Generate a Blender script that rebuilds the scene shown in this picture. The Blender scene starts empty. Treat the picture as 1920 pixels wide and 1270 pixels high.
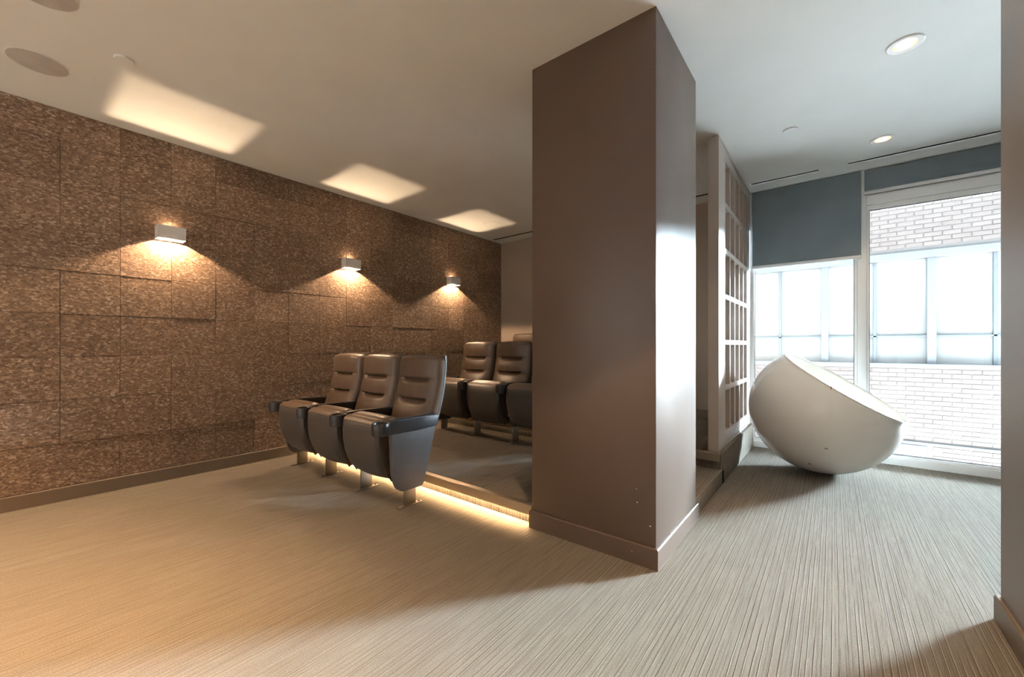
import bpy, bmesh, math, random
from mathutils import Vector, Matrix
random.seed(7)
R = math.radians
scene = bpy.context.scene
C = scene.collection

# ------------------------------------------------------------------ camera, world, sun, exposure
H = 2.77                                   # ceiling height
cam_d = bpy.data.cameras.new('camera'); cam = bpy.data.objects.new('camera', cam_d); C.objects.link(cam)
cam.location = (0, 0, 1.10)
cam.rotation_euler = (R(90), 0, R(38.4))
cam_d.sensor_width = 36; cam_d.lens = 761 / 1920 * 36
cam_d.shift_y = 13.3 / 1920
cam_d.clip_start = 0.02; cam_d.clip_end = 200
scene.camera = cam

world = bpy.data.worlds.new('sky'); scene.world = world
world.use_nodes = True
bg = world.node_tree.nodes['Background']
bg.inputs['Color'].default_value = (0.74, 0.88, 1.0, 1)
bg.inputs['Strength'].default_value = 7.0

def add_light(name, kind, loc, energy, color, parent=None, **kw):
    d = bpy.data.lights.new(name, kind); d.energy = energy; d.color = color
    for k, v in kw.items(): setattr(d, k, v)
    o = bpy.data.objects.new(name, d); C.objects.link(o); o.location = loc
    if parent: o.parent = parent
    return o

GLINT_DIR = Vector((-0.575, -0.82, -0.235)).normalized()
sun = add_light('added_low_glint', 'SUN', (4, 10, 6), 19, (0.72, 0.87, 1.0), angle=R(7))  # added low directional light for cool floor and chairs; no tower stands there
sun.rotation_euler = GLINT_DIR.to_track_quat('-Z', 'Y').to_euler()
high = add_light('sun', 'SUN', (12, 7, 12), 170, (0.95, 0.98, 1.0), angle=R(.6))
high.rotation_euler = Vector((-.62, -.20, -.76)).to_track_quat('-Z', 'Y').to_euler()
for nm, x0, x1, z0, z1 in (('sky_portal', -0.69, 0.16, 0.09, 1.93), ('sky_portal', 0.28, 2.55, 0.09, 2.40)):
    p = add_light(nm, 'AREA', ((x0 + x1) / 2, 5.22, (z0 + z1) / 2), 1, (1, 1, 1), shape='RECTANGLE', size=x1 - x0, size_y=z1 - z0)
    p.rotation_euler = (R(90), 0, R(180)) if False else Vector((0, -1, 0)).to_track_quat('-Z', 'Z').to_euler()
    p.data.cycles.is_portal = True

vs = scene.view_settings
vs.view_transform = 'Standard'; vs.look = 'None'; vs.gamma = 1; vs.use_curve_mapping = False
vs.exposure = 0.75
scene.cycles.use_denoising = True
scene.cycles.max_bounces = 12; scene.cycles.diffuse_bounces = 7; scene.cycles.transparent_max_bounces = 12
scene.cycles.sample_clamp_indirect = 8
scene.cycles.caustics_reflective = False; scene.cycles.caustics_refractive = False

WARM = (1.0, 0.68, 0.41)

# ------------------------------------------------------------------ material helpers
def mat(name, color=(.5, .5, .5), rough=.5, metal=0.0, spec=.5, emit=None, estr=0, coat=0):
    m = bpy.data.materials.new(name); m.use_nodes = True
    b = m.node_tree.nodes['Principled BSDF']
    b.inputs['Base Color'].default_value = (*color, 1)
    b.inputs['Roughness'].default_value = rough
    b.inputs['Metallic'].default_value = metal
    b.inputs['Specular IOR Level'].default_value = spec
    if coat: b.inputs['Coat Weight'].default_value = coat; b.inputs['Coat Roughness'].default_value = .05
    if emit:
        b.inputs['Emission Color'].default_value = (*emit, 1); b.inputs['Emission Strength'].default_value = estr
    return m

class NT:
    def __init__(s, m): s.t = m.node_tree; s.b = s.t.nodes['Principled BSDF']
    def n(s, typ, **kw):
        o = s.t.nodes.new(typ)
        for k, v in kw.items():
            if k in o.inputs: o.inputs[k].default_value = v
            else: setattr(o, k, v)
        return o
    def l(s, a, b): s.t.links.new(a, b)
    def coords(s, scale=(1, 1, 1), src='Object', jitter=False):
        tc = s.n('ShaderNodeTexCoord'); mp = s.n('ShaderNodeMapping'); mp.inputs['Scale'].default_value = scale
        if jitter:
            oi = s.n('ShaderNodeObjectInfo'); mu = s.n('ShaderNodeMath', operation='MULTIPLY'); mu.inputs[1].default_value = 37.0
            s.l(oi.outputs['Random'], mu.inputs[0]); cx = s.n('ShaderNodeCombineXYZ')
            s.l(mu.outputs[0], cx.inputs[0]); s.l(mu.outputs[0], cx.inputs[1]); s.l(mu.outputs[0], cx.inputs[2])
            s.l(cx.outputs[0], mp.inputs['Location'])
        s.l(tc.outputs[src], mp.inputs['Vector']); return mp.outputs['Vector']
    def noise(s, vec, scale=5, detail=3, rough=.5):
        o = s.n('ShaderNodeTexNoise'); o.inputs['Scale'].default_value = scale; o.inputs['Detail'].default_value = detail
        o.inputs['Roughness'].default_value = rough; s.l(vec, o.inputs['Vector']); return o.outputs['Fac']
    def ramp(s, fac, stops):
        o = s.n('ShaderNodeValToRGB'); e = o.color_ramp.elements
        while len(e) < len(stops): e.new(0.5)
        for i, (p, c) in enumerate(stops): e[i].position = p; e[i].color = (*c, 1) if len(c) == 3 else c
        s.l(fac, o.inputs['Fac']); return o.outputs['Color']
    def mix(s, fac, a, b, typ='MIX'):
        o = s.n('ShaderNodeMix', data_type='RGBA', blend_type=typ)
        for sock, v in ((o.inputs[0], fac), (o.inputs[6], a), (o.inputs[7], b)):
            if hasattr(v, 'is_output'): s.l(v, sock)
            elif isinstance(v, (int, float)): sock.default_value = v
            else: sock.default_value = (*v, 1)
        return o.outputs[2]
    def bump(s, h, strength=.3, dist=.01):
        o = s.n('ShaderNodeBump'); o.inputs['Strength'].default_value = strength; o.inputs['Distance'].default_value = dist
        s.l(h, o.inputs['Height']); s.l(o.outputs['Normal'], s.b.inputs['Normal'])

def paint(name, color, rough=.5, var=.06, spec=.5):
    m = mat(name, color, rough, spec=spec); t = NT(m)
    f = t.noise(t.coords(), 3, 4)
    lo = tuple(c * (1 - var) for c in color); hi = tuple(min(1, c * (1 + var)) for c in color)
    t.l(t.ramp(f, [(.3, lo), (.7, hi)]), t.b.inputs['Base Color'])
    g = t.noise(t.coords(), 220, 2)
    t.bump(g, .05, .002)
    return m

def make_carpet():
    m = mat('ribbed_carpet', rough=.95, spec=.1); t = NT(m)
    tc = t.n('ShaderNodeTexCoord'); sx = t.n('ShaderNodeSeparateXYZ'); t.l(tc.outputs['Object'], sx.inputs[0])
    wob = t.noise(t.coords((1, .6, .6)), 9, 2)
    def ribs(freq, off, width):
        a = t.n('ShaderNodeMath', operation='MULTIPLY_ADD'); a.inputs[1].default_value = freq; a.inputs[2].default_value = off
        t.l(sx.outputs[0], a.inputs[0])
        w = t.n('ShaderNodeMath', operation='MULTIPLY_ADD'); w.inputs[1].default_value = .16; t.l(wob, w.inputs[0]); t.l(a.outputs[0], w.inputs[2])
        v = t.n('ShaderNodeTexVoronoi', voronoi_dimensions='1D', feature='DISTANCE_TO_EDGE'); v.inputs['Scale'].default_value = 1
        t.l(w.outputs[0], v.inputs['W'])
        return t.ramp(v.outputs['Distance'], [(width * .45, (1, 1, 1)), (width, (0, 0, 0))])
    dash1 = t.ramp(t.noise(t.coords((30, 1.0, 1.0)), 1, 1), [(.40, (0, 0, 0)), (.47, (1, 1, 1))])
    dash2 = t.ramp(t.noise(t.coords((47, 2.4, 2.4)), 1, 1), [(.44, (0, 0, 0)), (.52, (1, 1, 1))])
    l1 = t.mix(1.0, ribs(46, 0, .085), dash1, 'MULTIPLY')
    d1 = t.mix(1.0, ribs(46, .10, .11), dash1, 'MULTIPLY')  # dark line beside each light rib paints in its shaded side
    d2 = t.mix(1.0, ribs(83, .4, .16), dash2, 'MULTIPLY')
    sp = t.noise(t.coords(), 240, 2, .8)
    streak = t.noise(t.coords((150, 9, 9)), 1, 2, .7)
    big = t.noise(t.coords(), 1.6, 3)
    base = t.ramp(sp, [(.30, (.14, .122, .105)), (.5, (.34, .308, .27)), (.70, (.64, .595, .54))])
    base = t.mix(.45, base, t.ramp(streak, [(.3, (.30, .268, .23)), (.7, (.50, .455, .40))]))
    base = t.mix(t.mix(1.0, d2, (.7, .7, .7), 'MULTIPLY'), base, (.20, .17, .14))
    base = t.mix(t.mix(1.0, d1, (.85, .85, .85), 'MULTIPLY'), base, (.17, .145, .12))
    col = t.mix(t.mix(1.0, l1, (.9, .9, .9), 'MULTIPLY'), base, (.80, .755, .68))
    col = t.mix(.35, col, t.ramp(big, [(.3, (.84, .83, .82)), (.7, (1, 1, 1))]), 'MULTIPLY')
    col = t.mix(1.0, col, (.45, .425, .39), 'MULTIPLY')
    t.l(col, t.b.inputs['Base Color'])
    hh = t.mix(.5, col, t.mix(1.0, l1, d1, 'SUBTRACT'))
    t.bump(hh, .6, .008)
    return m

def make_cork():
    m = mat('cork_bark', rough=.85, spec=.25); t = NT(m)
    v = t.coords((1, 1, 1.7), jitter=True)
    nz = t.n('ShaderNodeTexNoise'); nz.inputs['Scale'].default_value = 26; nz.inputs['Detail'].default_value = 3
    t.l(v, nz.inputs['Vector'])
    wv = t.n('ShaderNodeVectorMath', operation='MULTIPLY_ADD'); wv.inputs[1].default_value = (.035, .035, .035)
    t.l(nz.outputs['Color'], wv.inputs[0]); t.l(v, wv.inputs[2])
    vo = t.n('ShaderNodeTexVoronoi'); vo.inputs['Scale'].default_value = 60; t.l(wv.outputs[0], vo.inputs['Vector'])
    sep = t.n('ShaderNodeSeparateColor'); t.l(vo.outputs['Color'], sep.inputs[0])
    chips = t.ramp(sep.outputs[0], [(0, (.045, .026, .016)), (.45, (.175, .107, .068)), (.8, (.32, .215, .145)), (1, (.62, .48, .37))])
    fine = t.noise(v, 85, 4, .75)
    col = t.mix(.55, chips, t.ramp(fine, [(.3, (.08, .05, .033)), (.55, (.235, .158, .104)), (.75, (.46, .34, .245))]))
    oi = t.n('ShaderNodeObjectInfo')
    tone = t.ramp(oi.outputs['Random'], [(0, (.98, .97, .97)), (.5, (1.20, 1.20, 1.21)), (1, (1.40, 1.41, 1.44))])
    col = t.mix(1.0, col, tone, 'MULTIPLY')
    t.l(col, t.b.inputs['Base Color'])
    und = t.noise(v, 16, 4, .65)
    a = t.n('ShaderNodeMath', operation='MULTIPLY_ADD'); a.inputs[1].default_value = .45
    t.l(sep.outputs[1], a.inputs[0]); t.l(und, a.inputs[2])
    b = t.n('ShaderNodeMath', operation='MULTIPLY_ADD'); b.inputs[1].default_value = .4
    t.l(fine, b.inputs[0]); t.l(a.outputs[0], b.inputs[2])
    t.bump(b.outputs[0], .8, .013)
    return m

def make_brick(name, c, var):
    m = mat(name, c, .9, spec=.2); t = NT(m)
    oi = t.n('ShaderNodeObjectInfo')
    ge = t.noise(t.coords((1, 1, 3)), 4, 2)
    tone = t.ramp(oi.outputs['Random'], [(0, tuple(x * (1 - var) for x in c)), (1, tuple(min(1, x * (1 + var)) for x in c))])
    col = t.mix(.5, tone, t.ramp(ge, [(.3, tuple(x * .86 for x in c)), (.7, tuple(min(1, x * 1.1) for x in c))]))
    t.l(col, t.b.inputs['Base Color']); t.bump(t.noise(t.coords(), 60, 3), .3, .004)
    return m

def make_glass():
    m = bpy.data.materials.new('window_glass'); m.use_nodes = True; nt = m.node_tree; nt.nodes.clear()
    out = nt.nodes.new('ShaderNodeOutputMaterial'); mx = nt.nodes.new('ShaderNodeMixShader')
    tr = nt.nodes.new('ShaderNodeBsdfTransparent'); tr.inputs[0].default_value = (.96, .98, .975, 1)
    gl = nt.nodes.new('ShaderNodeBsdfGlossy'); gl.inputs['Roughness'].default_value = .02
    fr = nt.nodes.new('ShaderNodeFresnel'); fr.inputs[0].default_value = 1.35
    nt.links.new(fr.outputs[0], mx.inputs[0]); nt.links.new(tr.outputs[0], mx.inputs[1]); nt.links.new(gl.outputs[0], mx.inputs[2])
    nt.links.new(mx.outputs[0], out.inputs[0]); return m

def make_leather():
    m = mat('brown_leather', (.085, .058, .043), .38, spec=.5); t = NT(m)
    v = t.n('ShaderNodeTexVoronoi'); v.inputs['Scale'].default_value = 420; t.l(t.coords(), v.inputs['Vector'])
    f = t.noise(t.coords(), 12, 3)
    t.l(t.ramp(f, [(.3, (.096, .062, .042)), (.7, (.122, .080, .055))]), t.b.inputs['Base Color'])
    t.bump(v.outputs['Distance'], .12, .001); return m

def make_plastic(name, c, rough):
    m = mat(name, c, rough); t = NT(m)
    t.bump(t.noise(t.coords(), 600, 2), .12, .0008)
    f = t.noise(t.coords(), 9, 3)
    t.l(t.ramp(f, [(.3, tuple(x * .92 for x in c)), (.7, tuple(x * 1.08 for x in c))]), t.b.inputs['Base Color']); return m

def make_metal(name, c, rough):
    m = mat(name, c, rough, 1.0); t = NT(m)
    f = t.noise(t.coords((6, 6, 120)), 3, 2)
    o = t.n('ShaderNodeMapRange'); o.inputs[3].default_value = rough * .8; o.inputs[4].default_value = rough * 1.3
    t.l(f, o.inputs[0]); t.l(o.outputs[0], t.b.inputs['Roughness']); return m

def make_lacquer():
    m = mat('white_gloss_shell', (.84, .81, .76), .12, spec=.5, coat=.5); t = NT(m)
    f = t.noise(t.coords((1, 1, 2.2)), 3.2, 5, .6)
    mark = t.noise(t.coords((18, 18, 9)), 1.3, 2, .4)
    mk = t.ramp(mark, [(.755, (1, 1, 1)), (.775, (.35, .28, .2))])
    base = t.ramp(f, [(.3, (.88, .855, .81)), (.7, (.92, .90, .865))])
    t.l(t.mix(1.0, base, mk, 'MULTIPLY'), t.b.inputs['Base Color']); return m

def make_fabric():
    m = mat('shade_fabric', (.13, .165, .185), .8, spec=.3); t = NT(m)
    f = t.noise(t.coords((900, 900, 900)), 1, 1)
    g = t.noise(t.coords((2.5, 1, 2.5)), 1, 3)
    c = t.ramp(g, [(.3, (.165, .20, .225)), (.7, (.205, .24, .262))])
    t.l(t.mix(.25, c, t.ramp(f, [(.4, (.7, .7, .7)), (.6, (1, 1, 1))]), 'MULTIPLY'), t.b.inputs['Base Color'])
    t.bump(f, .1, .0005); return m

M = dict(
    carpet=make_carpet(), cork=make_cork(), glass=make_glass(), leather=make_leather(),
    ceiling=paint('ceiling_white', (.835, .88, .885), .85, .02, .2),
    taupe=paint('taupe_paint', (.27, .215, .175), .42, .04, .5),
    column=paint('column_brown_paint', (.088, .056, .039), .42, .05, .5),
    shelf=paint('shelf_taupe_paint', (.43, .375, .33), .4, .04, .5),
    tan=paint('tan_wall_paint', (.33, .265, .205), .6, .04, .4),
    base=paint('brown_baseboard', (.165, .122, .086), .4, .04, .5),
    frame=paint('white_window_frame', (.92, .93, .93), .35, .02, .5),
    white=paint('white_metal_paint', (.78, .79, .80), .35, .02, .5),
    grille=make_plastic('grey_speaker_grille', (.52, .505, .485), .8),
    black=make_plastic('black_plastic', (.022, .021, .022), .38),
    pan=make_plastic('dark_seat_shell', (.060, .052, .048), .42),
    side=make_plastic('grey_side_panel', (.085, .082, .084), .40),
    metal=make_metal('satin_steel', (.30, .27, .235), .42),
    trim=make_metal('bronze_trim', (.42, .35, .27), .42),
    lacquer=make_lacquer(), fabric=make_fabric(),
    dark=mat('dark_slot', (.008, .008, .009), .9, spec=.05),
    led=mat('warm_led', (1, .8, .5), .5, emit=(1.0, .66, .34), estr=230),
    lens=mat('lamp_lens', (1, .9, .8), .3, emit=(1.0, .80, .58), estr=6),
    reflector=mat('warm_reflector', (.80, .70, .60), .35, .4),
    brick=make_brick('pale_brick', (.071, .059, .055), .13),
    mortar=paint('pale_mortar', (.060, .056, .054), .95, .06),
    pane=paint('frosted_pane', (.088, .090, .090), .25, .05),
    bluegrey=paint('blue_grey_frame', (.032, .041, .049), .6, .06),
    lintel=paint('pale_concrete_lintel', (.055, .060, .065), .9, .08),
    bluewin=paint('dark_blue_glass', (.02, .04, .058), .2, .05),
    ground=paint('pale_concrete_lane', (.60, .61, .62), .95, .12),
    chip=mat('white_paint_chip', (.85, .82, .78), .8),
)

# ------------------------------------------------------------------ mesh helpers
def bm_box(bm, x0, x1, y0, y1, z0, z1):
    v = [bm.verts.new(p) for p in ((x0,y0,z0),(x1,y0,z0),(x1,y1,z0),(x0,y1,z0),(x0,y0,z1),(x1,y0,z1),(x1,y1,z1),(x0,y1,z1))]
    for f in ((0,3,2,1),(4,5,6,7),(0,1,5,4),(1,2,6,5),(2,3,7,6),(3,0,4,7)): bm.faces.new([v[i] for i in f])
    return v
def bm_prism(bm, pts, a0, a1, axis='x'):
    def P(p, a): return {'x': (a, p[0], p[1]), 'y': (p[0], a, p[1]), 'z': (p[0], p[1], a)}[axis]
    A = [bm.verts.new(P(p, a0)) for p in pts]; B = [bm.verts.new(P(p, a1)) for p in pts]
    bm.faces.new(A); bm.faces.new(B[::-1]); n = len(pts)
    for i in range(n): bm.faces.new((A[i], B[i], B[(i+1) % n], A[(i+1) % n]))
def bm_lathe(bm, prof, seg=32, closed=False, center=(0, 0, 0)):
    rings = []
    for r, z in prof:
        if r < 1e-6: rings.append([bm.verts.new((center[0], center[1], center[2] + z))])
        else: rings.append([bm.verts.new((center[0] + r*math.cos(2*math.pi*k/seg), center[1] + r*math.sin(2*math.pi*k/seg), center[2] + z)) for k in range(seg)])
    pairs = list(zip(rings, rings[1:])) + ([(rings[-1], rings[0])] if closed else [])
    for a, b in pairs:
        for k in range(seg):
            k2 = (k + 1) % seg
            if len(a) == 1 and len(b) == 1: continue
            if len(a) == 1: bm.faces.new((a[0], b[k2], b[k]))
            elif len(b) == 1: bm.faces.new((a[k], a[k2], b[0]))
            else: bm.faces.new((a[k], a[k2], b[k2], b[k]))
def bevel(bm, w, seg=2, ang=30):
    bmesh.ops.recalc_face_normals(bm, faces=bm.faces)
    es = [e for e in bm.edges if len(e.link_faces) == 2 and e.calc_face_angle(0) > R(ang)]
    if es: bmesh.ops.bevel(bm, geom=es, offset=w, segments=seg, affect='EDGES', profile=.5, clamp_overlap=True)
def mesh(name, bm, m, smooth=False, recalc=True):
    if recalc: bmesh.ops.recalc_face_normals(bm, faces=bm.faces)
    d = bpy.data.meshes.new(name); bm.to_mesh(d); bm.free()
    for mm in (m if isinstance(m, (list, tuple)) else [m]): d.materials.append(mm)
    if smooth:
        for p in d.polygons: p.use_smooth = True
        try: d.set_sharp_from_angle(angle=R(38))
        except Exception: pass
    return d
def link(name, d, parent=None, loc=None):
    o = bpy.data.objects.new(name, d); C.objects.link(o)
    if parent: o.parent = parent
    if loc is not None: o.location = loc
    return o
def obj(name, bm, m, parent=None, smooth=False, loc=None, recalc=True): return link(name, mesh(name, bm, m, smooth, recalc), parent, loc)
def boxobj(name, b, m, parent=None, bev=0, smooth=False):
    bm = bmesh.new(); bm_box(bm, *b)
    if bev: bevel(bm, bev)
    return obj(name, bm, m, parent, smooth or bool(bev))
def tag(o, label, cat=None, group=None):
    o['label'] = label
    if cat: o['category'] = cat
    if group: o['group'] = group
    return o
def struct(o, label=None):
    o['kind'] = 'structure'
    if label: o['label'] = label
    return o
def thing(name, label, cat, loc=(0, 0, 0), group=None, rz=0):
    o = bpy.data.objects.new(name, None); C.objects.link(o); o.location = loc; o.rotation_euler = (0, 0, rz); o.empty_display_size = .1
    return tag(o, label, cat, group)

# ------------------------------------------------------------------ room shell
XL, XR, YB, YF = -4.28, 2.60, 5.13, -3.2
struct(boxobj('floor', (XL - .2, XR + .2, YF - .2, YB + .09, -.12, 0), M['carpet']), 'beige ribbed carpet floor')

downlights = [(.31, 3.114), (.31, 4.433), (.31, 1.79), (.31, .47), (-2.5, -1.3), (-1.5, -1.3), (-.2, -1.3), (-3.0, -2.6), (-1.6, -2.6), (-.2, -2.6)]
slots = [(-4.22, -.80), (-.675, -.11), (.10, 2.2)]
bm = bmesh.new(); edges = []
def loop(pts):
    vs_ = [bm.verts.new((x, y, H)) for x, y in pts]
    for i in range(len(vs_)): edges.append(bm.edges.new((vs_[i], vs_[(i + 1) % len(vs_)])))
loop([(XL, YF), (XR, YF), (XR, YB + .1), (XL, YB + .1)])
for x, y in downlights: loop([(x + .066*math.cos(2*math.pi*k/24), y + .066*math.sin(2*math.pi*k/24)) for k in range(24)])
for a, b in slots: loop([(a, 4.824), (b, 4.824), (b, 4.861), (a, 4.861)])
bmesh.ops.triangle_fill(bm, edges=edges, use_beauty=True)
for f in bm.faces:
    if f.normal.z > 0: f.normal_flip()
ceil = struct(obj('ceiling', bm, M['ceiling'], recalc=False), 'flat white painted ceiling')
boxobj('roof_slab', (XL - .2, XR + .2, YF - .2, YB + .1, H + .16, H + .3), M['ceiling'], ceil)
for a, b in slots:
    sl = tag(thing('slot_diffuser', '', 'air vent', ((a + b) / 2, 4.842, H)), {-4.22: 'long black linear air slot in the ceiling along the tan back wall', -.675: 'short linear air slot in the ceiling beside the grid shelf', .10: 'linear air slot in the ceiling above the right window'}[a], 'air vent', 'linear air slots in the ceiling')
    hw = (b - a) / 2
    bm = bmesh.new()
    for y0, y1, z0, z1 in ((-.018, .018, .05, .06), (-.0183, -.0165, 0.001, .05), (.0165, .0183, 0.001, .05)): bm_box(bm, -hw + .001, hw - .001, y0, y1, z0, z1)
    obj('slot_channel', bm, M['dark'], sl)
    boxobj('slot_blade', (-hw + .002, hw - .002, -.0015, .0015, .004, .02), M['dark'], sl)

# left wall with cork tiles
wl = struct(boxobj('wall_left', (XL - .2, XL - .022, YF - .2, YB + .1, 0, H + .2), M['tan']), 'wall clad in rough brown cork bark panels')
T = .3065
tile_meshes = {}
def tile_mesh(w, h):
    k = (round(w, 4), round(h, 4))
    if k not in tile_meshes:
        bm = bmesh.new(); bm_box(bm, -.024, 0, .0008, w - .0008, .0008, h - .0008)
        bmesh.ops.recalc_face_normals(bm, faces=bm.faces)
        es = [e for e in bm.edges if all(v.co.x > -.001 for v in e.verts)]
        bmesh.ops.bevel(bm, geom=es, offset=.0022, segments=1, affect='EDGES')
        tile_meshes[k] = mesh('cork_tile', bm, M['cork'])
    return tile_meshes[k]
rng = random.Random(11)
zs = [.100 + T * i for i in range(9)] + [H - .001]
for r in range(9):
    h = zs[r + 1] - zs[r]
    j = -4
    while True:
        y = .265 + T * j
        if y >= YB - .02: break
        wide = 2 if rng.random() < .38 else 1
        y1 = min(.265 + T * (j + wide), 5.113)
        if y1 - y > .02:
            dx = rng.choice((0, 0, .0006, .0012, -.001, .0018))
            if r == 6 and j == 3: dx = -.006
            link('cork_tile', tile_mesh(y1 - y, h), wl, (XL + dx, y, zs[r]))
        j += wide
# far part of the left wall behind the camera: plain backing brought forward
boxobj('wall_panel', (XL - .03, XL - .001, YF, .265 - 4*T, .1, H - .001), M['cork'], wl)
def bbprof(t, h): return [(0, 0), (t, 0), (t, h - .004), (t - .004, h), (0, h)]
def baseboard(name, x0, x1, y0, y1, z, side, t=.015, h=.102, parent=None, label=None):
    # side: face direction of the board, '+x','-x','+y','-y'
    bm = bmesh.new(); p = bbprof(t, h)
    if side in ('+x', '-x'):
        s = 1 if side == '+x' else -1
        bm_prism(bm, [(x0 + s * a, z + b) for a, b in p], y0, y1, 'y')
    else:
        s = 1 if side == '+y' else -1
        bm_prism(bm, [(y0 + s * a, z + b) for a, b in p], x0, x1, 'x')
    o = obj(name, bm, M['base'], parent)
    if not parent: struct(o, label)
    return o
baseboard('baseboard_left', XL - .022, 0, YF, 2.0, .0, '+x', t=.034, h=.0985, label='brown baseboard under the cork wall')
baseboard('baseboard_left', XL - .022, 0, 2.07, 3.47, .12, '+x', t=.03, h=.0985, label='brown baseboard along the lower seating platform')

# back wall (tan) and its baseboard
wb = struct(boxobj('wall_back', (XL, -.79, 5.115, 5.35, 0, H + .16), M['tan']), 'plain tan back wall behind the seats')
baseboard('baseboard_back', XL + .0, -.80, 5.115, 0, .25, '-y', label='tan baseboard at the back of the upper platform')
struct(boxobj('wall_right', (XR, XR + .2, YF, YB + .1, 0, H + .16), M['taupe']))
struct(boxobj('wall_front', (XL - .2, XR + .2, YF - .2, YF, 0, H + .16), M['ceiling']))

# partition wall at the right of the picture
wp = struct(boxobj('wall_partition', (.52, .70, -.6, 2.47, 0, H), M['taupe'], bev=.002), 'taupe partition wall end close to the camera')
bm = bmesh.new()
for z0, z1, t in ((0, .098, .015), (.098, .102, .012)):
    bm_box(bm, .52 - t, .5195, -.6, 2.47 + t, z0, z1); bm_box(bm, .5195, .70, 2.4705, 2.47 + t, z0, z1)
struct(obj('baseboard_right', bm, M['base']), 'brown baseboard wrapping the partition wall end')

# column
CX0, CX1, CY0, CY1 = -1.43, -.683, 2.0, 2.733
col = struct(boxobj('column', (CX0, CX1, CY0, CY1, 0, H), M['column'], bev=.003), 'large square brown painted column')
bm = bmesh.new(); t = .014
prof = [(0, 0), (t, 0), (t, .099), (t - .004, .104), (0, .104)]
rings = []
for a, z in prof:
    rings.append([bm.verts.new(p) for p in ((CX0 - a, CY0 - a, z), (CX1 + a, CY0 - a, z), (CX1 + a, CY1 + a, z), (CX0 - a, CY1 + a, z))])
for ra, rb in zip(rings, rings[1:] + rings[:1]):
    for k in range(4): bm.faces.new((ra[k], ra[(k+1) % 4], rb[(k+1) % 4], rb[k]))
obj('column_baseboard', bm, M['column'], col)
bm = bmesh.new(); rings = []
for a, z in [(0, .12), (.012, .12), (.012, .219), (.008, .224), (0, .224)]:
    rings.append([bm.verts.new(p) for p in ((CX0 - a, CY0 + .055, z), (CX0 - a, CY1 + a, z), (CX0, CY1 + a, z), (CX0, CY0 + .055, z))])
for ra, rb in zip(rings, rings[1:] + rings[:1]):
    for k in range(4):
        try: bm.faces.new((ra[k], ra[(k+1) % 4], rb[(k+1) % 4], rb[k]))
        except ValueError: pass
obj('column_baseboard', bm, M['column'], col)
for x, z, r in ((-.712, .205, .0035), (-.778, .308, .003), (-.782, .375, .002), (-.80, .06, .0018)):
    bm = bmesh.new(); bm_lathe(bm, [(0, .0012), (r, .0008), (r, 0)], 8)
    bmesh.ops.rotate(bm, verts=bm.verts, matrix=Matrix.Rotation(R(90), 3, 'X'), cent=(0, 0, 0))
    obj('paint_chip', bm, M['chip'], col, loc=(x, CY0 - (.0142 if z < .1 else .0002), z))

# ------------------------------------------------------------------ seating platforms
P1, P2 = .12, .25
pl1 = struct(boxobj('seating_platform', (XL - .02, CX0 - .016, 2.045, 3.6, 0.0005, P1), M['carpet']), 'carpeted lower seating platform with glowing edge')
boxobj('platform_block', (CX0 - .016, -.688, CY1 + .0145, 3.6, 0.0005, P1), M['carpet'], pl1, bev=.006)
def nosing(parent, x0, x1, y0, z0, z1):
    bm = bmesh.new(); bm_prism(bm, [(y0, z0), (y0 + .007, z0), (y0 + .007, z1 - .016), (y0 + .048, z1 - .016), (y0 + .048, z1), (y0 + .003, z1), (y0, z1 - .003)], x0, x1, 'x')
    obj('nosing', bm, M['trim'], parent)
nosing(pl1, XL - .02, CX0 - .0145, 2.012, .062, P1 + .001)
boxobj('led_strip', (XL + .03, CX0 - .02, 2.036, 2.0445, .068, .073), M['led'], pl1)
pl2 = struct(boxobj('seating_platform', (XL - .02, -.688, 3.53, 5.115, 0.001, P2), M['carpet'], bev=.006), 'carpeted upper seating platform at the back')
nosing(pl2, XL - .02, -.70, 3.498, .188, P2 + .001)
M['led2'] = mat('warm_led_dim', (1, .8, .5), .5, emit=(1.0, .66, .34), estr=3.5)
boxobj('led_strip', (XL + .03, -1.6, 3.521, 3.5295, .194, .199), M['led2'], pl2)

# ------------------------------------------------------------------ grid shelf divider
SX0, SX1, SY0, SY1, SZ0, SZ1 = -.79, -.712, 3.53, 5.105, .252, 2.765
sh = thing('grid_shelf', 'tall taupe room divider with open grid of cubbies beside the window', 'shelf', (-.75, 4.3, .252))
def sp(name, b, m=M['shelf'], bev=.0015):
    bm = bmesh.new(); bm_box(bm, b[0] + .75, b[1] + .75, b[2] - 4.3, b[3] - 4.3, b[4] - .252, b[5] - .252)
    if bev: bevel(bm, bev, 1)
    return obj(name, bm, m, sh)
ys = [3.80 + .2225 * i for i in range(6)]; ow = .188
zr = [.376 + .387 * i for i in range(7)]; oh = .345
sp('end_panel', (SX0, SX1, SY0, SY0 + .13, SZ0, SZ1))
sp('stile', (SX0, SX1 - .004, SY0 + .134, ys[0], SZ0 + .02, SZ1 - .03))
sp('stile', (SX0, SX1 - .004, ys[4] + ow, SY1, SZ0, SZ1 - .03))
sp('top_rail', (SX0, SX1, SY0 + .131, SY1, SZ1 - .029, SZ1))
sp('bottom_rail', (SX0, SX1, SY0 + .131, ys[4] + ow, SZ0, SZ0 + .019))
sp('bottom_panel', (SX0, SX1 - .004, ys[0] + .0005, ys[4] + ow - .0005, SZ0 + .022, zr[0]))
sp('top_panel', (SX0, SX1 - .004, ys[0] + .0005, ys[4] + ow - .0005, zr[5] + oh, SZ1 - .031))
for i in range(1, 6): sp('shelf_board', (SX0, SX1 - .004, ys[0] + .0005, ys[4] + ow - .0005, zr[i] - .042, zr[i]))
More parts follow.
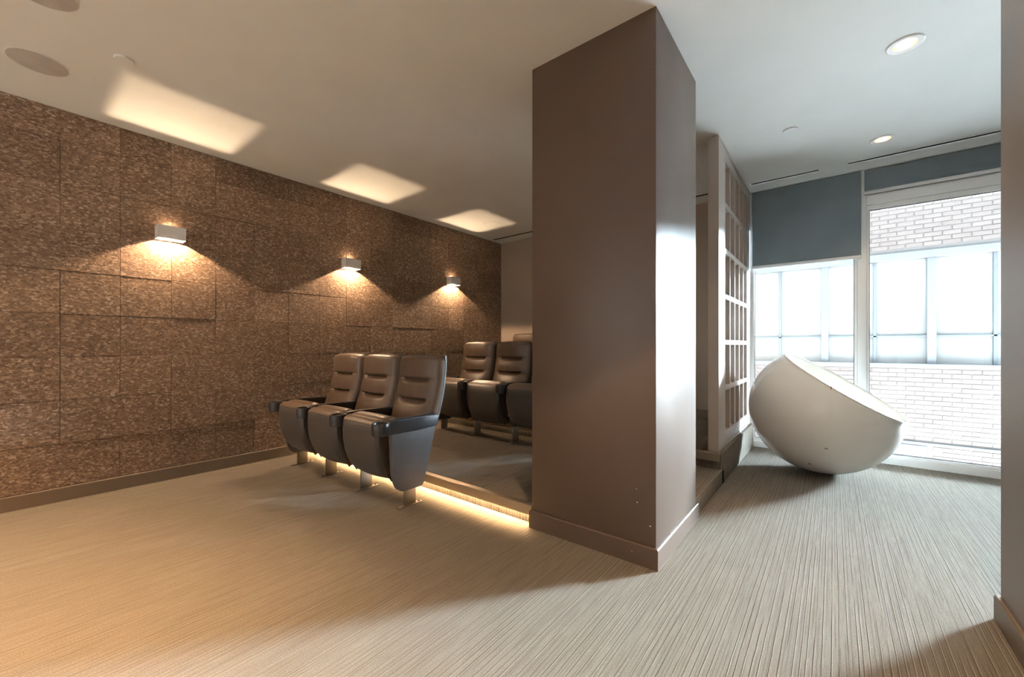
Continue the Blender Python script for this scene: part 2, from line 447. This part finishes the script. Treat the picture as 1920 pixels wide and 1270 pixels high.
for i in range(4):
    for k in range(6): sp('divider', (SX0 + .001, SX1 - .0045, ys[i] + ow, ys[i + 1], zr[k] + .0003, zr[k] + oh - .0003), bev=.001)

# ------------------------------------------------------------------ windows
def window(name, x0, x1, z_head, label):
    w = bpy.data.objects.new(name, None); C.objects.link(w); struct(w, label); w.location = ((x0 + x1) / 2, YB, 0)
    def part(nm, b, m, bev=.003):
        bm = bmesh.new(); bm_box(bm, b[0] - w.location.x, b[1] - w.location.x, b[2] - YB, b[3] - YB, b[4], b[5])
        if bev: bevel(bm, bev, 1)
        return obj(nm, bm, m, w)
    part('sill_rail', (x0, x1, YB - .02, YB + .08, 0, .062), M['frame'])
    part('sill_bead', (x0, x1, YB + .0, YB + .07, .0625, .088), M['frame'])
    part('head_rail', (x0, x1, YB - .01, YB + .08, z_head + .045, z_head + .14), M['frame'])
    part('head_bead', (x0, x1, YB + .012, YB + .075, z_head, z_head + .0445), M['frame'])
    part('head_panel', (x0, x1, YB + .02, YB + .08, z_head + .14, H + .1), M['frame'])
    part('jamb', (x0, x0 + .022, YB + .0, YB + .075, .0885, z_head - .0005), M['frame'])
    part('jamb', (x1 - .022, x1, YB + .0, YB + .075, .0885, z_head - .0005), M['frame'])
    part('gasket', (x0 + .0225, x0 + .026, YB + .03, YB + .045, .089, z_head - .001), M['dark'], 0)
    part('gasket', (x1 - .026, x1 - .0225, YB + .03, YB + .045, .089, z_head - .001), M['dark'], 0)
    part('gasket', (x0 + .0265, x1 - .0265, YB + .03, YB + .045, z_head - .005, z_head - .001), M['dark'], 0)
    part('gasket', (x0 + .0265, x1 - .0265, YB + .03, YB + .045, .089, .093), M['dark'], 0)
    part('pane', (x0 + .0225, x1 - .0225, YB + .036, YB + .039, .0885, z_head - .0005), M['glass'], 0)
    return w
window('window_1', -.705, .178, 2.39, 'left tall window half covered by a grey roller shade')
window('window_2', .245, 2.598, 2.39, 'right tall window looking onto a pale brick building')
struct(boxobj('trim_1', (.1785, .2445, YB - .025, YB + .09, 0, H), M['frame'], bev=.003), 'white mullion between the two windows')
struct(boxobj('trim_2', (-.79, -.7055, 5.107, 5.25, 0, H), M['frame'], bev=.002), 'white jamb between the grid shelf and the left window')

# roller shades
def shade(label, x0, x1, z0, z1, wrinkle, seed):
    y = 5.085
    t = thing('roller_shade', label, 'roller shade', ((x0 + x1) / 2, y, z0), 'grey roller shades')
    bm = bmesh.new(); nx, nz = 40, 20; g = []; rr = random.Random(seed)
    bumps = [(rr.uniform(.1, .95), rr.uniform(.05, .5), rr.uniform(.03, .08), rr.uniform(-1, 1)) for _ in range(14)]
    for j in range(nz + 1):
        row = []
        for i in range(nx + 1):
            u, v = i / nx, j / nz
            dy = -.012 * math.exp(-((1 - v) * (z1 - z0) / .07) ** 2) * -1 + .004 * math.sin(3.1 * u + 2 * v)
            dy += wrinkle * (.006 * math.sin(math.pi * v) * math.sin(u * 5 + 1) + sum(a * .006 * math.exp(-((u - bu) / s) ** 2 - ((v - bv) / (s * 2.5)) ** 2) for bu, bv, s, a in bumps))
            row.append(bm.verts.new(((u - .5) * (x1 - x0), dy, v * (z1 - z0))))
        g.append(row)
    for j in range(nz):
        for i in range(nx): bm.faces.new((g[j][i], g[j][i+1], g[j+1][i+1], g[j+1][i]))
    ex = bmesh.ops.extrude_face_region(bm, geom=bm.faces[:])
    bmesh.ops.translate(bm, verts=[v for v in ex['geom'] if isinstance(v, bmesh.types.BMVert)], vec=(0, .0012, 0))
    obj('shade_fabric', bm, M['fabric'], t, True)
    w = (x1 - x0) / 2
    boxobj('bottom_bar', (-w - .004, w + .004, -.009, .009, -.03, -.0005), M['white'], t, bev=.003)
    return t
shade('grey roller shade pulled down over upper half of the left window', -.695, .205, 1.962, 2.762, 0.0, 1)
shade('grey roller shade raised high above the right window, wrinkled', .228, 2.55, 2.558, 2.762, 1.0, 4)

# ------------------------------------------------------------------ wall sconces
def sconce(y, label, first=False):
    w, d, h = .18, .10, .105
    t = thing('wall_sconce', label, 'wall lamp', (XL + .004, y, 1.958), 'box sconces on the cork wall')
    bm = bmesh.new(); k = .004
    bm_box(bm, d - k, d, -w/2, w/2, 0, h)
    bm_box(bm, 0, d - k - .0002, -w/2, -w/2 + k, 0, h); bm_box(bm, 0, d - k - .0002, w/2 - k, w/2, 0, h)
    obj('lamp_body', bm, M['white'], t)
    boxobj('back_plate', (0, .005, -w/2 + k + .0003, w/2 - k - .0003, .001, h - .001), M['white'], t)
    # top plate with a small aperture
    ax0, ax1, ay = .043, .094, .026
    bm = bmesh.new(); z0, z1 = h - .006, h - .003
    a, b = -w/2 + k + .0003, w/2 - k - .0003
    bm_box(bm, .0053, ax0, a, b, z0, z1); bm_box(bm, ax0, d - k - .0003, a, -ay, z0, z1); bm_box(bm, ax0, d - k - .0003, ay, b, z0, z1)
    bm_box(bm, ax1, d - k - .0003, -ay, ay, z0, z1)
    obj('top_plate', bm, M['white'], t)
    boxobj('lamp_holder', (.0053, .024, -.010, .010, .045, .056), M['white'], t, bev=.002)
    add_light('sconce_bulb', 'POINT', (.035, 0, .0505), 22.0, WARM, t, shadow_soft_size=.003)
    add_light('sconce_down_lamp', 'SPOT', (.035, 0, .044), 30.0, WARM, t, spot_size=R(150), spot_blend=.5, shadow_soft_size=.004)
    add_light('sconce_halo_lamp', 'POINT', (.026, 0, .114), .32, WARM, t, shadow_soft_size=.008)
    return t
sconce(.862, 'white box wall lamp on the cork wall, nearest the camera')
sconce(2.44, 'white box wall lamp on the cork wall above the front row seats')
sconce(4.00, 'white box wall lamp on the cork wall nearest the back wall')
sconce(-.716, 'white box wall lamp on the cork wall outside the left picture edge')
sconce(-2.29, 'white box wall lamp on the cork wall far behind the camera')

# ------------------------------------------------------------------ ceiling fittings
def downlight(x, y, label, power, col, size=95, blend=.6):
    t = thing('recessed_downlight', label, 'ceiling light', (x, y, H), 'recessed downlights')
    bm = bmesh.new(); bm_lathe(bm, [(.052, .0), (.080, 0), (.0805, -.003), (.076, -.006), (.052, -.003)], 40, True)
    obj('trim_ring', bm, M['white'], t, True)
    bm = bmesh.new(); bm_lathe(bm, [(.0518, -.002), (.051, .02), (.040, .075), (.0, .075)], 40)
    obj('reflector', bm, M['reflector'], t, True)
    bm = bmesh.new(); bm_lathe(bm, [(0, .030), (.022, .031), (.028, .036), (.028, .05), (0, .05)], 24)
    obj('lens', bm, M['lens'], t, True)
    add_light('downlight_lamp', 'SPOT', (0, 0, .012), power, col, t, spot_size=R(size), spot_blend=blend, shadow_soft_size=.03)
DLW = (1.0, .76, .52); BACK_FILL = [(420, (1.0, .60, .28)), (380, (1.0, .60, .28)), (60, (1.0, .70, .42))] + [(320, (.93, .97, 1.0))] * 3
downlight(*downlights[0], 'recessed downlight in the ceiling, the larger one nearest the camera', 22, DLW)
downlight(*downlights[1], 'recessed downlight in the ceiling close to the right window', 14, DLW)
downlight(*downlights[2], 'recessed downlight above the partition wall end', 22, DLW)
downlight(*downlights[3], 'recessed downlight above the camera', 150, (1.0, .68, .40), 97, .10)
for k, (x, y) in enumerate(downlights[4:]):  # unseen fill lamps added behind the camera to lift floor and ceiling light
    downlight(x, y, ('recessed fill downlight added unseen behind the camera, %s' % ('near the cork wall', 'in the middle', 'near the partition')[k] if k < 3 else 'recessed fill downlight added unseen before the front wall, %s' % ('near the cork wall', 'in the middle', 'near the partition')[k - 3]), *BACK_FILL[k])
def disc(name, x, y, r, label, cat, m, group, proud, ring=True):
    t = thing(name, label, cat, (x, y, H), group)
    bm = bmesh.new(); bm_lathe(bm, [(0, -proud), (r * .93, -proud), (r * .96, -proud * .8), (r * .96, .0)], 48)
    obj('grille' if ring else 'cover_plate', bm, m, t, True)
    bm = bmesh.new(); bm_lathe(bm, [(r * .962, -proud * .9), (r, -proud * .6), (r, 0), (r * .962, 0)], 48, True)
    obj('rim', bm, M['white'], t, True)
disc('ceiling_speaker', -3.675, .140, .128, 'round grey ceiling speaker above the cork wall, wholly in the picture', 'speaker', M['grille'], 'round ceiling speakers', .004)
disc('ceiling_speaker', -2.915, .115, .128, 'round grey ceiling speaker cut off by the top picture edge', 'speaker', M['grille'], 'round ceiling speakers', .004)
disc('ceiling_speaker', -3.69, 4.213, .122, 'round ceiling speaker near the back corner by the third wall lamp', 'speaker', M['ceiling'], 'round ceiling speakers', .004)
disc('sprinkler_cover', -3.24, .450, .045, 'small round sprinkler cover on the ceiling beside the large grey speaker', 'sprinkler', M['ceiling'], 'sprinkler covers', .011, False)
disc('sprinkler_cover', -3.318, 3.823, .045, 'small round sprinkler cover on the ceiling near the back corner', 'sprinkler', M['ceiling'], 'sprinkler covers', .011, False)
disc('sprinkler_cover', -.263, 3.803, .050, 'small round sprinkler cover on the ceiling between column and windows', 'sprinkler', M['ceiling'], 'sprinkler covers', .008, False)

# ------------------------------------------------------------------ white cut-sphere seat
def cut_sphere():
    r = .547; n = Vector((.546, -.055, .836)).normalized(); d = .4605
    t = thing('sphere_seat', 'glossy white cut sphere tub tipped over on the carpet by the window', 'tub seat', (-.086, 4.453, 0))
    q = Vector((0, 0, 1)).rotation_difference(n).to_matrix().to_4x4()
    def build(prof, name, m, closed=False):
        bm = bmesh.new(); bm_lathe(bm, prof, 96, closed)
        bmesh.ops.transform(bm, matrix=Matrix.Translation((0, 0, r + .0005)) @ q, verts=bm.verts)
        return obj(name, bm, m, t, True)
    a1 = math.acos(d); ri = r - .016
    outer = [(r * math.sin(a), r * math.cos(a)) for a in [math.pi - (math.pi - a1) * k / 40 for k in range(41)]]
    outer[0] = (0, -r)
    build(outer, 'outer_shell', M['lacquer'])
    R1 = r * math.sin(a1); zc = r * d
    rim = [(R1, zc), (R1 + .004, zc + .006), (R1 + .001, zc + .013), (R1 - .008, zc + .015), (R1 - .016, zc + .011), (R1 - .018, zc)]
    build(rim, 'rim', M['lacquer'])
    a2 = math.asin((R1 - .018) / ri) if (R1 - .018) < ri else math.pi / 2
    inner = [(ri * math.sin(a), ri * math.cos(a)) for a in [a2 + (math.pi - a2) * k / 40 for k in range(41)]]
    inner[-1] = (0, -ri); inner[0] = (R1 - .018, zc)
    build(inner, 'inner_shell', M['lacquer'])
cut_sphere()

# ------------------------------------------------------------------ theatre chairs (front faces -y)
PITCH = .534; HP = PITCH / 2
def lerp_tab(tab, z):
    if z <= tab[0][0]: return tab[0][1]
    for (a, ya), (b, yb) in zip(tab, tab[1:]):
        if z <= b: return ya + (yb - ya) * (z - a) / (b - a)
    return tab[-1][1]
REAR = [(.36, .178), (.44, .212), (.505, .243), (.60, .280), (.72, .315), (.80, .331), (.874, .343), (.95, .349), (1.03, .351)]
def rear_y(z):   # smoothed
    return sum(lerp_tab(REAR, z + o) for o in (-.05, -.025, 0, .025, .05)) / 5
def backrest_mesh():
    bm = bmesh.new(); W = .248; nu, nv = 36, 64; g = []
    for j in range(nv + 1):
        v = j / nv; row = []
        for i in range(nu + 1):
            u = -1 + 2 * i / nu
            ztop = 1.026 - .012 * u * u - .020 * max(0, abs(u) - .86) / .14
            z = .40 + (ztop - .40) * v
            ry = rear_y(z)
            edge = 1 - abs(u) ** 5
            th = .052 + .040 * (1 - abs(u) ** 2.6)
            # head roll: thicker at the top, rounded over the edge
            th += .016 * math.exp(-((z - .93) / .075) ** 2) * (1 - abs(u) ** 4)
            th += .010 * math.exp(-((z - .755) / .05) ** 2) * (1 - abs(u) ** 4)
            th += .016 * math.exp(-((z - .585) / .07) ** 2) * (1 - abs(u) ** 4)
            for zc in (.838, .682):
                zz = zc + .010 * u * u
                mid = 1 / (1 + math.exp((abs(u) - .58) / .05))
                d = z - zz
                s = .011 if d > 0 else .016
                th -= (.040 * mid + .0035) * math.exp(-(d / (s if mid > .3 else .004)) ** 2)
            top_round = max(0, (z - (ztop - .030)) / .030)
            th *= math.sqrt(max(0.0, 1 - top_round ** 2)) * .75 + .25
            side_round = max(0, (abs(u) - .90) / .10)
            th *= (1 - .30 * side_round ** 2)
            ws = W - .010 * max(0, (z - .95) / .08) ** 2
            row.append(bm.verts.new((u * ws, ry - th, z)))
        g.append(row)
    for j in range(nv):
        for i in range(nu): bm.faces.new((g[j][i], g[j][i+1], g[j+1][i+1], g[j+1][i]))
    # side and top faces going back to the shell
    def strip(a, back):
        for k in range(len(a) - 1): bm.faces.new((a[k], back[k], back[k + 1], a[k + 1]))
    per = [g[j][0] for j in range(nv + 1)] + [g[nv][i] for i in range(1, nu + 1)] + [g[j][nu] for j in range(nv - 1, -1, -1)]
    back = [bm.verts.new((p.co.x * 1.006, rear_y(p.co.z) - .006, p.co.z)) for p in per]
    strip(per, back)
    return mesh('backrest', bm, M['leather'], True)
def shell_mesh():
    bm = bmesh.new(); W = .252; nu, nv = 10, 30; fr = []; bk = []
    for j in range(nv + 1):
        z = .36 + (1.028 - .36) * j / nv
        w = W * (1 - .02 * max(0, (z - .98) / .05) ** 2) * (1 if z > .5 else .80 + .20 * (z - .36) / .14)
        fr.append([bm.verts.new((-w + 2 * w * i / nu, rear_y(z) - .004, z - .010 * (2 * i / nu - 1) ** 2 * (z - .36))) for i in range(nu + 1)])
        bk.append([bm.verts.new((-w + 2 * w * i / nu, rear_y(z) + .010 + .012 * (1 - (2 * i / nu - 1) ** 2), z - .010 * (2 * i / nu - 1) ** 2 * (z - .36))) for i in range(nu + 1)])
    for s in (fr, bk):
        for j in range(nv):
            for i in range(nu): bm.faces.new((s[j][i], s[j][i+1], s[j+1][i+1], s[j+1][i]))
    for j in range(nv):
        for i in (0, nu): bm.faces.new((fr[j][i], bk[j][i], bk[j+1][i], fr[j+1][i]))
    for i in range(nu):
        for j in (0, nv): bm.faces.new((fr[j][i], bk[j][i], bk[j][i+1], fr[j][i+1]))
    return mesh('back_shell', bm, M['side'], True)
def swept(profile_of_u, W, nu, m, name, closed=True):
    bm = bmesh.new(); rows = []
    for i in range(nu + 1):
        u = -1 + 2 * i / nu
        rows.append([bm.verts.new((u * W, y, z)) for y, z in profile_of_u(u)])
    n = len(rows[0])
    for i in range(nu):
        for k in range(n if closed else n - 1): bm.faces.new((rows[i][k], rows[i+1][k], rows[i+1][(k+1) % n], rows[i][(k+1) % n]))
    bm.faces.new(rows[0]); bm.faces.new(rows[-1][::-1])
    return mesh(name, bm, m, True)
def pan_mesh():
    base = [(-.205, .572), (-.232, .570), (-.240, .560), (-.243, .50), (-.240, .43), (-.228, .36), (-.208, .295), (-.178, .235), (-.138, .195), (-.085, .172), (-.03, .17), (-.03, .185), (-.08, .19), (-.12, .21), (-.155, .245), (-.18, .30), (-.20, .37), (-.21, .45), (-.208, .52)]
    def prof(u):
        e = abs(u); k = max(0, (e - .82) / .18)
        out = []
        for y, z in base:
            dy = .022 * k * k + .010 * e * e
            low = max(0, (.40 - z) / .24)
            out.append((y + dy + .03 * low * k * k, z + .05 * low * k * k + .012 * low * e * e))
        return out
    return swept(prof, .222, 28, M['pan'], 'seat_pan')
def cushion_mesh():
    base = [(-.232, .574), (-.222, .590), (-.196, .606), (-.184, .609), (-.172, .606), (-.166, .600), (-.160, .606), (-.135, .617), (-.10, .620), (-.070, .612), (-.05, .59), (-.042, .52), (-.045, .40), (-.055, .30), (-.08, .215), (-.11, .20), (-.145, .25), (-.17, .31), (-.19, .38), (-.20, .45), (-.20, .52), (-.204, .575)]
    def prof(u):
        e = abs(u); k = max(0, (e - .86) / .14)
        cy = -.13
        return [(cy + (y - cy) * (1 - .10 * k * k), z - .018 * k * k - .004 * e * e) for y, z in base]
    return swept(prof, .216, 24, M['leather'], 'seat_cushion')
def prism_mesh(name, pts, x0, x1, m, bev=.004, seg=2):
    bm = bmesh.new(); bm_prism(bm, pts, x0, x1, 'x'); bevel(bm, bev, seg); return mesh(name, bm, m, True)
def rounded(pts, rad, n=5):
    out = []; N = len(pts)
    for i in range(N):
        p0, p, p1 = Vector(pts[i-1]), Vector(pts[i]), Vector(pts[(i+1) % N])
        a, b = (p0 - p), (p1 - p); r = rad[i] if isinstance(rad, (list, tuple)) else rad
        d = min(r, a.length * .48, b.length * .48)
        q0, q1 = p + a.normalized() * d, p + b.normalized() * d
        for k in range(n + 1):
            t_ = k / n; out.append(tuple((1-t_)**2 * q0 + 2*t_*(1-t_) * p + t_**2 * q1))
    return out
END_PANEL = rounded([(-.158, .525), (-.146, .24), (-.105, .112), (.105, .112), (.200, .44), (.228, .540), (.05, .52)], [.01, .05, .07, .03, .05, .01, .02])
INNER_PANEL = rounded([(-.130, .525), (-.095, .30), (-.045, .155), (.075, .150), (.125, .30), (.200, .53)], [.01, .05, .04, .03, .05, .01])
ARM = rounded([(-.19, .516), (-.19, .598), (-.10, .604), (.225, .594), (.236, .585), (.236, .522), (.05, .512)], [.003, .006, .02, .008, .008, .01, .05], 3)
ARM_TOP = rounded([(-.165, .6005), (-.165, .607), (-.10, .6115), (.225, .6015), (.230, .5945), (-.10, .6045)], [.002, .003, .02, .003, .002, .02], 3)
def cup_mesh():
    bm = bmesh.new(); bm_lathe(bm, [(.030, .518), (.052, .516), (.057, .520), (.059, .56), (.059, .594), (.056, .599), (.051, .599), (.047, .594), (.045, .535), (.030, .530), (0, .530), (0, .518)], 36)
    return mesh('cup_holder', bm, M['black'], True)
def leg_mesh():
    bm = bmesh.new(); bm_box(bm, -.010, .010, -.046, .046, .006, .165); bevel(bm, .003, 2); return mesh('leg', bm, M['metal'], True)
def foot_mesh():
    bm = bmesh.new(); bm_box(bm, -.020, .020, -.098, .098, 0, .006); bevel(bm, .002, 2); return mesh('foot_plate', bm, M['metal'], True)
def bolt_mesh():
    bm = bmesh.new(); bm_lathe(bm, [(.008, 0), (.008, .006), (.005, .010), (0, .011)], 12); return mesh('bolt', bm, M['metal'], True)
def bracket_mesh():
    bm = bmesh.new(); bm_prism(bm, rounded([(-.055, .19), (-.075, .21), (-.05, .235), (.03, .215), (.05, .18), (.0, .165)], .012, 3), -.030, .030, 'x'); bevel(bm, .004, 1)
    return mesh('hinge_bracket', bm, M['metal'], True)
MESH = dict(back=backrest_mesh(), shell=shell_mesh(), pan=pan_mesh(), cushion=cushion_mesh(),
    end=prism_mesh('side_panel', END_PANEL, -.017, .017, M['side'], .006, 3),
    inner=prism_mesh('standard', INNER_PANEL, -.013, .013, M['black'], .005, 2),
    arm=prism_mesh('armrest', ARM, -.027, .027, M['black'], .006, 2), armtop=prism_mesh('arm_cap', ARM_TOP, -.024, .024, M['black'], .002, 1),
    cup=cup_mesh(), leg=leg_mesh(), foot=foot_mesh(), bolt=bolt_mesh(), bracket=bracket_mesh())
def support(t, x, end):
    link('side_panel' if end else 'standard', MESH['end' if end else 'inner'], t, (x, 0, 0))
    a = link('armrest', MESH['arm'], t, (x, 0, 0)); link('arm_cap', MESH['armtop'], a)
    link('cup_holder', MESH['cup'], a, (0, -.228, 0))
    l = link('leg', MESH['leg'], t, (x, 0, 0))
    f = link('foot_plate', MESH['foot'], t, (x, 0, 0))
    for s in (-1, 1): link('bolt', MESH['bolt'], f, (0, s * .080, .006))
    if not end: link('hinge_bracket', MESH['bracket'], t, (x, 0, 0))
def chair(x, y, z, label, left, right):
    """left / right: None, 'end' or 'inner' for the support this chair carries"""
    t = thing('theatre_chair', label, 'chair', (x, y, z), 'brown theatre chairs')
    link('backrest', MESH['back'], t); link('back_shell', MESH['shell'], t)
    link('seat_pan', MESH['pan'], t); link('seat_cushion', MESH['cushion'], t)
    if left: support(t, -HP, left == 'end')
    if right: support(t, HP, right == 'end')
x0 = -2.295 - HP
chair(x0, 1.757, 0, 'brown leather theatre chair of the front row with large grey side panel, nearest the column', None, 'end')
chair(x0 - PITCH, 1.757, 0, 'brown leather theatre chair in the middle of the front row', None, 'inner')
chair(x0 - 2 * PITCH, 1.757, 0, 'brown leather theatre chair of the front row nearest the cork wall', 'end', 'inner')
x1 = -3.607 + HP
chair(x1, 3.262, P1, 'brown leather theatre chair of the second row nearest the cork wall', 'end', 'inner')
chair(x1 + PITCH, 3.262, P1, 'brown leather theatre chair in the middle of the second row', None, 'inner')
chair(x1 + 2 * PITCH, 3.262, P1, 'brown theatre chair of the second row mostly hidden by the column', None, 'end')
chair(-3.49, 4.43, P2, 'theatre chair of the third row, only its top showing beside the column', 'end', 'end')

# ------------------------------------------------------------------ outside: lane and brick building
FY = 9.5; FX0, FX1, FZ0, FZ1 = -7.0, 2.3, -1.3, 6.5
struct(boxobj('ground', (-14, 16, YB + .35, 40, -1.5, -1.3), M['ground']), 'grey lane outside the windows')
bld = thing('brick_building', 'pale brick building with frosted factory windows across the lane', 'building', (0, FY, FZ0))
def bp(name, b, m, bev=0):
    bm = bmesh.new(); bm_box(bm, b[0], b[1], b[2] - FY, b[3] - FY, b[4] - FZ0, b[5] - FZ0)
    if bev: bevel(bm, bev, 1)
    return obj(name, bm, m, bld)
WZ0, WZ1 = .80, 2.56
bp('wall_core', (FX0, FX1, FY + .22, FY + 6, FZ0, FZ1), M['mortar'])
bp('mortar_face', (FX0, FX1, FY + .004, FY + .22, FZ0, WZ0 - .08), M['mortar'])
bp('mortar_face', (FX0, FX1, FY + .004, FY + .22, WZ1 + .12, FZ1), M['mortar'])
bp('lintel', (FX0, FX1, FY - .03, FY + .22, WZ1, WZ1 + .12), M['lintel'], .006)
bp('window_sill', (FX0, FX1, FY - .05, FY + .22, WZ0 - .08, WZ0), M['lintel'], .006)
px = [-.13 + 1.395 * i for i in range(-4, 3)]
for x in px: bp('pier', (x - .055, x + .055, FY + .02, FY + .20, WZ0, WZ1), M['lintel'], .004)
for a, b in zip(px, px[1:]):
    mid = (a + b) / 2
    for s0, s1 in ((a + .055, mid - .022), (mid + .022, b - .055)):
        bp('pane', (s0, s1, FY + .10, FY + .112, 1.275, WZ1), M['pane'])
        bp('pane', (s0, s1, FY + .10, FY + .112, WZ0, 1.245), M['pane'])
    bp('mullion', (mid - .022, mid + .022, FY + .06, FY + .13, WZ0, WZ1), M['bluegrey'], .003)
    bp('transom', (a + .055, b - .055, FY + .06, FY + .13, 1.245, 1.275), M['bluegrey'], .003)
bp('ledge', (FX0, FX1, FY - .05, FY + .2, -.545, -.50), M['lintel'], .004)
bp('basement_window', (.55, 1.21, FY - .012, FY + .1, -.90, -.56), M['bluewin'], .004)
# bricks
bl, bh, bd, mj = .204, .064, .10, .011
bm = bmesh.new(); bm_box(bm, -bl/2, bl/2, -.004, bd, -bh/2, bh/2); bevel(bm, .003, 1)
brick_full = mesh('brick', bm, M['brick'])
near = []; rest = bmesh.new()
row = 0; z = FZ0 + bh / 2
while z < 4.3:
    ok = (z + bh/2 < WZ0 - .082) or (z - bh/2 > WZ1 + .122)
    if ok and not (-.55 - bh/2 < z < -.495 + bh/2):
        x = FX0 + bl / 2 + (.5 * (bl + mj) if row % 2 else 0)
        while x + bl/2 < FX1:
            if not (.54 - bl/2 < x < 1.22 + bl/2 and z < -.5):
                jx, jy = random.uniform(-.002, .002), random.uniform(-.004, .002)
                if .50 < x < 2.12 and -.95 < z < 3.65: near.append((x + jx, jy, z))
                elif x > -3.2: bm_box(rest, x - bl/2, x + bl/2, jy - .004, .05, z - bh/2 - FZ0, z + bh/2 - FZ0)
            x += bl + mj
    z += bh + mj; row += 1
for x, jy, z in near[:300]: link('brick', brick_full, bld, (x, jy, z - FZ0))
for x, jy, z in near[300:]: bm_box(rest, x - bl/2, x + bl/2, jy - .004, .05, z - bh/2 - FZ0, z + bh/2 - FZ0)
o = obj('brickwork', rest, M['brick'], bld); o['kind'] = 'stuff'
